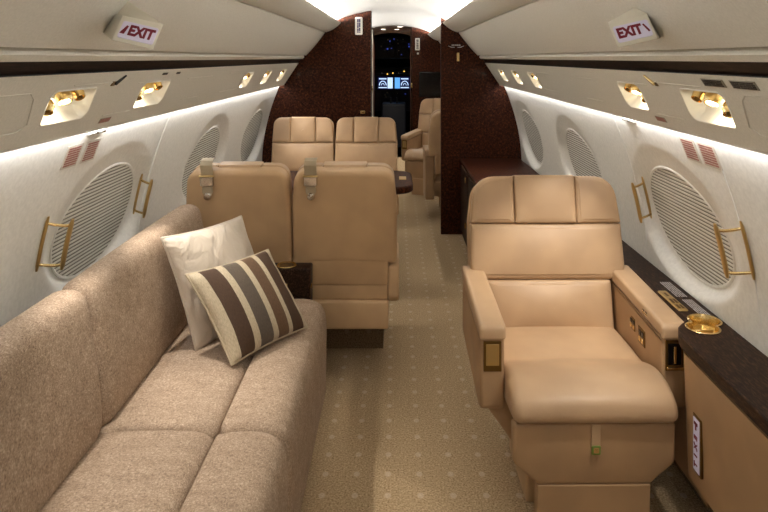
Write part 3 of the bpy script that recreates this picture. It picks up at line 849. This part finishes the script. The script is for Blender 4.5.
# ------------------------------------------------------------------ signs, lamp pockets, handles, placards
def build_sign(side, y, label, arrow_first):
    d = (BB - BT).normalized(); nn = Vector((-.198, -.164)).normalized()
    c2 = BT + d * .150
    o = Vector((side * c2.x, y, c2.y))
    t = thing('exit_sign', label, 'exit sign', o, 0, 'exit signs on the upper panels')
    n = Vector((side * nn.x, 0, nn.y))
    fw = Vector((0, 1, 0)); wd, ht = .100, .069
    xr = Vector((math.cos(R(13)), 0, side * math.sin(R(13))))
    yu = Vector((-side * math.sin(R(13)), 0, math.cos(R(13))))
    yu = (yu + fw * .50).normalized(); zf = xr.cross(yu).normalized()
    c = Vector((SIGN[side][0] - o.x, 0, SIGN[side][1] - o.z))
    F = [c + xr * a_ * wd / 2 + yu * b_ * ht / 2 for a_, b_ in ((-1, -1), (1, -1), (1, 1), (-1, 1))]
    # the rear of the wedge dies into the sloped panel
    def onpanel(p, back_y, out):
        q = p + fw * back_y + Vector((side * out, 0, 0)); return q - n * (q.dot(n) + .004)
    Rr = [onpanel(p, .10 if k < 2 else .05, .035) for k, p in enumerate(F)]
    bm = bmesh.new(); f = [bm.verts.new(p) for p in F]; r = [bm.verts.new(p) for p in Rr]
    for i in range(4):
        j = (i + 1) % 4
        bm.faces.new((f[i], f[j], r[j])); bm.faces.new((f[i], r[j], r[i]))
    front = bm.faces.new(f); bm.faces.new(r[::-1])
    bmesh.ops.recalc_face_normals(bm, faces=bm.faces[:])
    bmesh.ops.bevel(bm, geom=list(front.edges), offset=.005, segments=3, profile=.5, affect='EDGES')
    hs = obj('housing', bm, CREAMP, t, ang=50)
    vx = xr; vy = (F[3] - F[0]).normalized(); vz = vx.cross(vy).normalized()
    M = frame(sum(F, Vector()) / 4, vx, vy, vz)
    fc = obj('sign_face', merge(bmesh.new(), pad(rpoly([(-.042, -.022), (.042, -.022), (.042, .022), (-.042, .022)], .005), XYZ_, -.002, .002, .001), M), LILAC, hs)
    s = 1 if side < 0 else -1
    tx = text_bm('EXIT', .032, M @ Matrix.Translation((s * .008, 0, .0026)) @ Matrix.Diagonal((.90, 1.1, 1, 1)), bold=.0015)
    ar = rpoly([(-.040, -.011), (-.029, -.011), (-.025, .010), (-.029, .012)], .001, 2)
    if side > 0: ar = rpoly([(.026, .012), (.030, .012), (.039, -.009), (.035, -.011)], .001, 2)
    merge(tx, pad(ar, XYZ_, .001, .0034, .0004), M)
    obj('sign_lettering', tx, RED, fc, smooth=False)
    return t
XYZ_ = lambda u, v, w: Vector((u, v, w))
SIGN = {-1: (-.562, 1.528), 1: (.594, 1.533)}
build_sign(-1, 1.50, 'cream exit sign on the upper panel over the sofa, arrow before the red letters', True)
build_sign(1, 1.53, 'cream exit sign on the upper panel over the big armchair, arrow after the red letters', False)

# lit pockets in the service panels with gold air nozzles and lamps
def lamp_pocket(side, y, ln, label, detail):
    o = ppt(side, y, .105)
    t = thing('reading_light_pocket', label, 'reading light', o, 0, 'lit pockets on the %s service panel' % ('right' if side > 0 else 'left'))
    L = lambda a, s, h: ppt(side, a, s, h) - o
    out0 = pocket_outline(y, ln)
    bm = bmesh.new(); rings = []
    for g_, h in ((-.004, .0003), (-.002, .0022), (.001, .0012), (.003, -.004), (.010, -.030), (.020, -.042), (.034, -.046)):
        rings.append([L(p.x, p.y, h) for p in inset(out0, g_)])
    quad_loft(bm, rings, True, False, True)
    obj('housing', bm, WHITE, t, ang=50)
    # an air nozzle at the far end, a lamp in the middle, a second nozzle near
    ex = Vector((0, 1, 0)); es = (ppt(side, y, .2) - ppt(side, y, .1)).normalized(); en = (ppt(side, y, .1, .1) - ppt(side, y, .1)).normalized()
    def fitting(name, a, s, r, tilt, mat, lit=False):
        zz = (en + ex * tilt[0] + es * tilt[1]).normalized(); xx = ex.cross(zz).normalized(); yy = zz.cross(xx)
        M = frame(L(y + a, s, -.030), xx, yy, zz)
        b = lathe_bm([(0, -.012), (r * .7, -.012), (r, .0), (r * 1.02, .010), (r * .9, .020), (r * .86, .024), (r * .70, .024), (r * .66, .016), (0, .016)], 20, M)
        q = obj(name, b, mat, t)
        if lit: obj('lamp_lens', lathe_bm([(0, .0165), (r * .64, .0165), (r * .5, .020), (0, .021)], 16, M), LAMP, q)
        else: obj('nozzle_core', lathe_bm([(0, .016), (r * .45, .016), (r * .38, .026), (r * .15, .028), (0, .028)], 14, M), GOLDD, q)
        return q
    k = ln / .2
    fitting('air_nozzle', .050 * k, .082, .017, (-.3, .3), GOLD)
    fitting('reading_lamp', -.005 * k, .088, .021, (-.35, .5), GOLD, True)
    if detail: fitting('air_nozzle', -.045 * k, .118, .018, (-.7, .7), GOLD)
    obj('mount_bar', tube_bm([L(y - .02 * k, .085, -.036), L(y + .07 * k, .080, -.036)], .008, 8), GOLD, t)
    l = bpy.data.lights.new('pocket_glow', 'POINT'); l.energy = .13; l.shadow_soft_size = .012; l.color = lin((255, 238, 205))[:3]
    lo = bpy.data.objects.new('pocket_glow', l); COL.objects.link(lo); lo.location = o + L(y - .01, .13, -.006)
names = ['nearest the viewer', 'second from the viewer', 'third from the viewer', 'fourth from the viewer', 'farthest, next to the bulkhead']
for side, nm in ((1, 'right'), (-1, 'left')):
    for k, (y, ln) in enumerate(POCK[side]):
        lamp_pocket(side, y, ln, 'lit pocket with gold fittings on the %s service panel, %s' % (nm, names[k]), k < 2 or k == 2)

# gold pull handles either side of the emergency windows
def handle(side, y, dy, zt, label):
    zc = zt - .075; o = wpt(side, y, zc)
    t = thing('pull_handle', label, 'handle', o, 0, 'gold pull handles on the %s wall' % ('right' if side > 0 else 'left'))
    def q(a, z, h): return wpt(side, y + a, z, h) - o
    def bar(name, a, h, r, ext):
        pts = [q(a, zt + ext - (.15 + 2 * ext) * k / 10, h) for k in range(11)]
        rr = [r * (.55 if k in (0, 10) else .95 if k in (1, 9) else 1) for k in range(11)]
        return obj(name, tube_bm(pts, rr, 10, flat=.6), GOLDB, t)
    bar('mount_bar', 0, .006, .008, .008); g = bar('grip', dy, .062, .0115, .006)
    for z in (zt - .012, zt - .138):
        pts = [q(dy * f_, z - .004 * math.sin(f_ * PI) * 1, .006 + .056 * (f_ * f_ * (3 - 2 * f_))) for f_ in [i / 8 for i in range(9)]]
        obj('connector', tube_bm(pts, .0045, 8), CHROME if False else GOLD, t)
    return t
handle(1, 1.84, .04, 1.0, 'gold pull handle on the right wall, over the near half of the window shade')
handle(1, 2.585, -.04, .99, 'gold pull handle on the right wall beyond the big window shade')
handle(-1, 1.965, .04, .982, 'gold pull handle on the left wall, over the near half of the window shade')
handle(-1, 2.69, -.035, .982, 'gold pull handle on the left wall beyond the big window shade')

# placards
def wall_placard(side, y0, y1, z0, z1, name, label, cat, mat, ink, rows, grp=None):
    c = wpt(side, (y0 + y1) / 2, (z0 + z1) / 2, .001)
    up = (wpt(side, 0, z1) - wpt(side, 0, z0)).normalized(); rt = Vector((0, -side, 0)); nn = rt.cross(up).normalized()
    M = frame(Vector((0, 0, 0)), rt, up, nn)
    w, h = abs(y1 - y0), z1 - z0
    o = obj(name, merge(bmesh.new(), box_bm(-w / 2, w / 2, -h / 2, h / 2, 0, .0015), M), mat, loc=c, smooth=False); tag(o, label, cat, grp)
    M2 = M @ Matrix.Translation((0, 0, .0014))
    obj('print', printed_lines(M2, w * .80, h * .86, rows, .62), ink, o, smooth=False)
    return o
PLC, _, _ = new_mat('translucent_placard', (206, 198, 184), .5)
wall_placard(1, 1.855, 1.96, 1.145, 1.222, 'instruction_placard', 'red printed placard above the near right window, closer to the viewer', 'placard', PLC, REDP, 8)
wall_placard(1, 1.98, 2.08, 1.145, 1.222, 'instruction_placard', 'red printed placard above the near right window, farther from the viewer', 'placard', PLC, REDP, 8)
wall_placard(-1, 1.95, 2.045, 1.130, 1.205, 'instruction_placard', 'red printed placard above the near left window, closer to the viewer', 'placard', PLC, REDP, 8)
wall_placard(-1, 2.07, 2.165, 1.130, 1.205, 'instruction_placard', 'red printed placard above the near left window, farther from the viewer', 'placard', PLC, REDP, 8)
def psu_placard(side, y, s, w, h, name, label, mat, ink, rows):
    o_ = ppt(side, y, s, .0008); rt = Vector((0, -side, 0)); dn = (ppt(side, y, .2) - ppt(side, y, .1)).normalized(); up = -dn; nn = rt.cross(up).normalized()
    M = frame(Vector((0, 0, 0)), rt, up, nn)
    o = obj(name, merge(bmesh.new(), box_bm(-w / 2, w / 2, -h / 2, h / 2, 0, .0012), M), mat, loc=o_, smooth=False); tag(o, label, 'placard')
    obj('print', printed_lines(M @ Matrix.Translation((0, 0, .0011)), w * .9, h * .85, rows, .75), ink, o, smooth=False)
psu_placard(1, 1.535, .022, .105, .022, 'grey_placard', 'grey printed placard on the right service panel, farther of the two', GREYP, INK, 4)
psu_placard(1, 1.400, .022, .105, .022, 'grey_placard', 'grey printed placard on the right service panel, at the edge of the photo', GREYP, INK, 4)
psu_placard(1, 2.06, .185, .075, .018, 'small_red_placard', 'small red placard low on the right service panel between two lit pockets', GREYP, REDP, 3)
psu_placard(-1, 2.03, .185, .075, .018, 'small_red_placard', 'small red placard low on the left service panel between two lit pockets', GREYP, REDP, 3)
psu_placard(-1, 2.30, .018, .05, .010, 'dark_label', 'tiny dark label above the second left lit pocket, nearer the viewer', GREYP, INK, 2)
psu_placard(-1, 2.44, .018, .04, .010, 'dark_label', 'tiny dark label above the second left lit pocket, farther from the viewer', GREYP, INK, 2)
# oxygen mask door latches: a small gold or dark peg with a plate
def peg(side, y, label, mat):
    o = ppt(side, y, .028); L = lambda a, s, h: ppt(side, y + a, .028 + s, h) - o
    t = thing('panel_latch', label, 'latch', o)
    obj('pin', tube_bm([L(.028, -.014, .003), L(-.018, .012, .006)], [.003, .005], 8), mat, t)
    obj('plate', merge(bmesh.new(), box_bm(-.012, .012, -.008, .008, 0, .003, .001, 1), frame(L(-.02, .014, .0), (0, 1, 0), (ppt(side, 0, .2) - ppt(side, 0, .1)).normalized(), (ppt(side, 0, 0, .1) - ppt(side, 0, 0)).normalized())), CHROME if side > 0 else GOLDD, t)
peg(1, 1.92, 'small gold latch on the right service panel between two lit pockets', GOLD)
peg(-1, 1.93, 'small dark latch on the left service panel between two lit pockets', BLACK)
# clear clips under the service panel
def clip(side, y, label):
    o = wpt(side, y, 1.232, .004)
    t = thing('panel_clip', label, 'clip', o)
    def q(a, z, h): return wpt(side, y + a, 1.232 + z, .004 + h) - o
    obj('clip_body', tube_bm([q(-.055, 0, 0), q(-.03, .004, .004), q(.03, .004, .004), q(.055, 0, 0)], .008, 8, flat=.6), WHITE, t)
    for a in (-.025, .028):
        obj('screw', tube_bm([q(a - .008, .004, .009), q(a + .008, .004, .009)], .005, 8), CHROME, t)
clip(1, 2.50, 'small white clip under the right service panel beside the window')
clip(-1, 2.10, 'small white clip under the left service panel above the red placards')

# ------------------------------------------------------------------ things on the bulkheads
def flat_sign(c, w, h, name, label, cat, mat, parts=()):
    c = Vector(c)
    o = obj(name, pad(rpoly([(-w / 2, -h / 2), (w / 2, -h / 2), (w / 2, h / 2), (-w / 2, h / 2)], min(w, h) * .15), lambda u, v, q_: Vector((u, -q_, v)), -.003, .006, .002), mat, loc=c)
    return tag(o, label, cat)
MS = lambda z=0: frame(Vector((0, -.006 - z, 0)), (1, 0, 0), (0, 0, 1), (0, -1, 0))
o = flat_sign((-.275, YB, 1.737), .062, .148, 'notice_sign', 'white upright sign with dark lettering on the left bulkhead', 'sign', WHITE)
MR = MS() @ Matrix.Rotation(-PI / 2, 4, 'Z')
obj('print', printed_lines(MR, .115, .030, 2, .8, depth=.001), NAVY, o, smooth=False)
o = flat_sign((-.242, YB, 1.018), .04, .026, 'switch_plate', 'small gold switch plate on the left bulkhead beside the doorway', 'switch', GOLD)
obj('switch_button', box_bm(-.008, .008, -.010, -.005, -.005, .005, .001, 1), GOLDD, o)
o = flat_sign((.30, YF, 1.64), .056, .15, 'notice_sign', 'white upright sign on the bulkhead above the black screen', 'sign', WHITE)
obj('print', printed_lines(MR, .12, .028, 2, .8, depth=.001), INK, o, smooth=False)
o = flat_sign((.305, YF, 1.525), .022, .022, 'indicator_light', 'small round light under the white sign by the doorway', 'light', WHITE)
# screen
o = tag(obj('monitor', box_bm(-.17, .17, -.03, .004, -.155, .155, .006), BLACK, loc=(.49, YF, 1.145)), 'black wall screen on the forward bulkhead behind the armchair', 'screen')
obj('screen_glass', box_bm(-.158, .158, -.032, -.029, -.143, .143), BLACK, o, smooth=False)
# plate with wings on the right bulkhead
o = flat_sign((.535, YB, 1.577), .085, .016, 'lettered_badge', 'small lettered badge with wings on the right bulkhead', 'badge', NAVY)
o.data.materials[0] = INK
obj('print', printed_lines(MS(), .075, .011, 1, .8, depth=.001), WINK, o, smooth=False)
bm = bmesh.new()
for s in (-1, 1):
    tube_bm([(s * .012, -.004, -.018), (s * .04, -.004, -.017), (s * .066, -.004, -.006)], [.003, .004, .0015], 6, bm=bm)
obj('wings', bm, WINK, o)
o = flat_sign((.552, YB, 1.478), .022, .072, 'lock_plate', 'narrow gold lock plate on the right bulkhead', 'plate', GOLD)
obj('key_knob', lathe_bm([(0, 0), (.007, 0), (.006, .008), (0, .009)], 12, frame((0, -.005, -.015), (1, 0, 0), (0, 0, 1), (0, -1, 0))), GOLDB, o)
# downlights over the entry
for x, y, lb in ((.085, 8.25, 'round ceiling downlight over the entry, nearest of three'), (-.14, 8.9, 'round ceiling downlight over the entry, left of three'), (.045, 9.1, 'round ceiling downlight over the entry, farthest of three')):
    z = ceil_z(x)
    t = thing('downlight', lb, 'ceiling light', (x, y, z - .002), 0, 'entry downlights')
    obj('bezel', lathe_bm([(.034, 0), (.042, 0), (.04, -.006), (.034, -.004)], 20), WHITE, t)
    obj('lens', lathe_bm([(0, -.003), (.034, -.003), (.03, -.006), (0, -.007)], 20), LAMP, t)
# door latch on the jamb
o = tag(obj('door_catch', box_bm(-.012, .012, -.03, .004, -.03, .03, .004), GOLD, loc=(-.262, YF - .01, 1.10)), 'gold door catch on the left edge of the cockpit doorway', 'latch')
o = tag(obj('door_catch', box_bm(-.010, .010, -.025, .004, -.03, .03, .004), GOLD, loc=(.226, YF - .012, 1.13)), 'gold door catch on the right edge of the cockpit doorway', 'latch')

# ------------------------------------------------------------------ cockpit
IP = Vector((0, 11.2, 0))
t = thing('instrument_panel', 'dark cockpit instrument panel with two lit displays', 'instrument panel', IP)
obj('panel', box_bm(-.75, .75, 0, .25, .55, 1.32, .02), COCK2, t)
obj('glareshield', box_bm(-.75, .75, -.18, .1, 1.20, 1.27, .02), COCK, t)
k = 11.17 / 648
def disp(x0, x1, y0, y1, flip):
    X0, X1 = CX + (x0 - 396) * k, CX + (x1 - 396) * k; Z1, Z0 = CZ - (y0 - 58) * k, CZ - (y1 - 58) * k
    w, h = X1 - X0, Z1 - Z0; cx, cz = (X0 + X1) / 2, (Z0 + Z1) / 2
    d = obj('display', box_bm(X0 - .012, X1 + .012, -.03, .01, Z0 - .012, Z1 + .012, .004), COCK, t)
    s = obj('screen', box_bm(X0, X1, -.032, -.028, Z0, Z1), SCRK, d, smooth=False)
    a = -1 if flip else 1
    obj('lit_page', box_bm(*sorted((cx + a * w * .14, cx + a * w * .48)), -.034, -.031, Z0 + h * .05, Z1 - h * .05), SCRW if not flip else SCRC, s, smooth=False)
    bm = bmesh.new()
    tube_bm([(cx - a * w * .18 + w * .23 * math.cos(q_), -.033, cz - h * .2 + h * .36 * math.sin(q_)) for q_ in [PI * i / 14 for i in range(15)]], w * .03, 6, bm=bm)
    tube_bm([(cx - a * w * .18 + w * .10 * math.cos(q_), -.033, cz - h * .2 + h * .16 * math.sin(q_)) for q_ in [PI * i / 10 for i in range(11)]], w * .02, 6, bm=bm)
    box_bm(cx - a * w * .18 - w * .28, cx - a * w * .18 + w * .28, -.035, -.031, cz - h * .42, cz - h * .34, bm=bm)
    box_bm(cx - a * w * .18 - w * .25, cx - a * w * .18 + w * .25, -.035, -.031, cz + h * .30, cz + h * .40, bm=bm)
    obj('dial', bm, SCRW, s, smooth=False)
disp(378, 393, 77, 89, False); disp(394.5, 409.5, 77, 89, True)
random.seed(3)
bl = lambda x, y, r, mat, nm, dy=-.035: obj(nm, box_bm(CX + (x - 396) * k - r, CX + (x - 396) * k + r, dy, dy + .012, CZ - (y - 58) * k - r, CZ - (y - 58) * k + r, .002, 1), mat, t)
for i in range(14): bl(random.uniform(378, 409), random.uniform(92, 112), random.uniform(.006, .014), random.choice((AMBER, BLUEL, BLUEL, GREYP)), 'indicator_light')
for i in range(5): bl(382 + i * 5.5, random.uniform(70, 74), .010, random.choice((AMBER, GREYP)), 'knob', -.19)
bl(391, 115, .03, GREYP, 'placard')
t = thing('overhead_panel', 'dark cockpit overhead panel dotted with faint blue lights', 'overhead panel', (0, 10.6, 1.62))
obj('panel', box_bm(-.45, .45, -.03, .25, -.16, .2, .02), COCK2, t)
for i in range(22):
    x, z, r = random.uniform(-.26, .26), random.uniform(-.1, .16), random.uniform(.006, .013)
    obj('switch', box_bm(x - r, x + r, -.04, -.028, z - r, z + r, .002, 1), random.choice((BLUEL, BLUEL, COCK, GREYP)), t)
t = thing('pedestal_console', 'dark cockpit centre pedestal between the pilots', 'console', (0, 10.6, 0))
obj('body', box_bm(-.2, .2, 0, .55, 0, .72, .03), COCK2, t)
for s in (-1, 1): obj('lever', box_bm(s * .05 - .012, s * .05 + .012, .1, .16, .72, .82, .006), COCK, t)
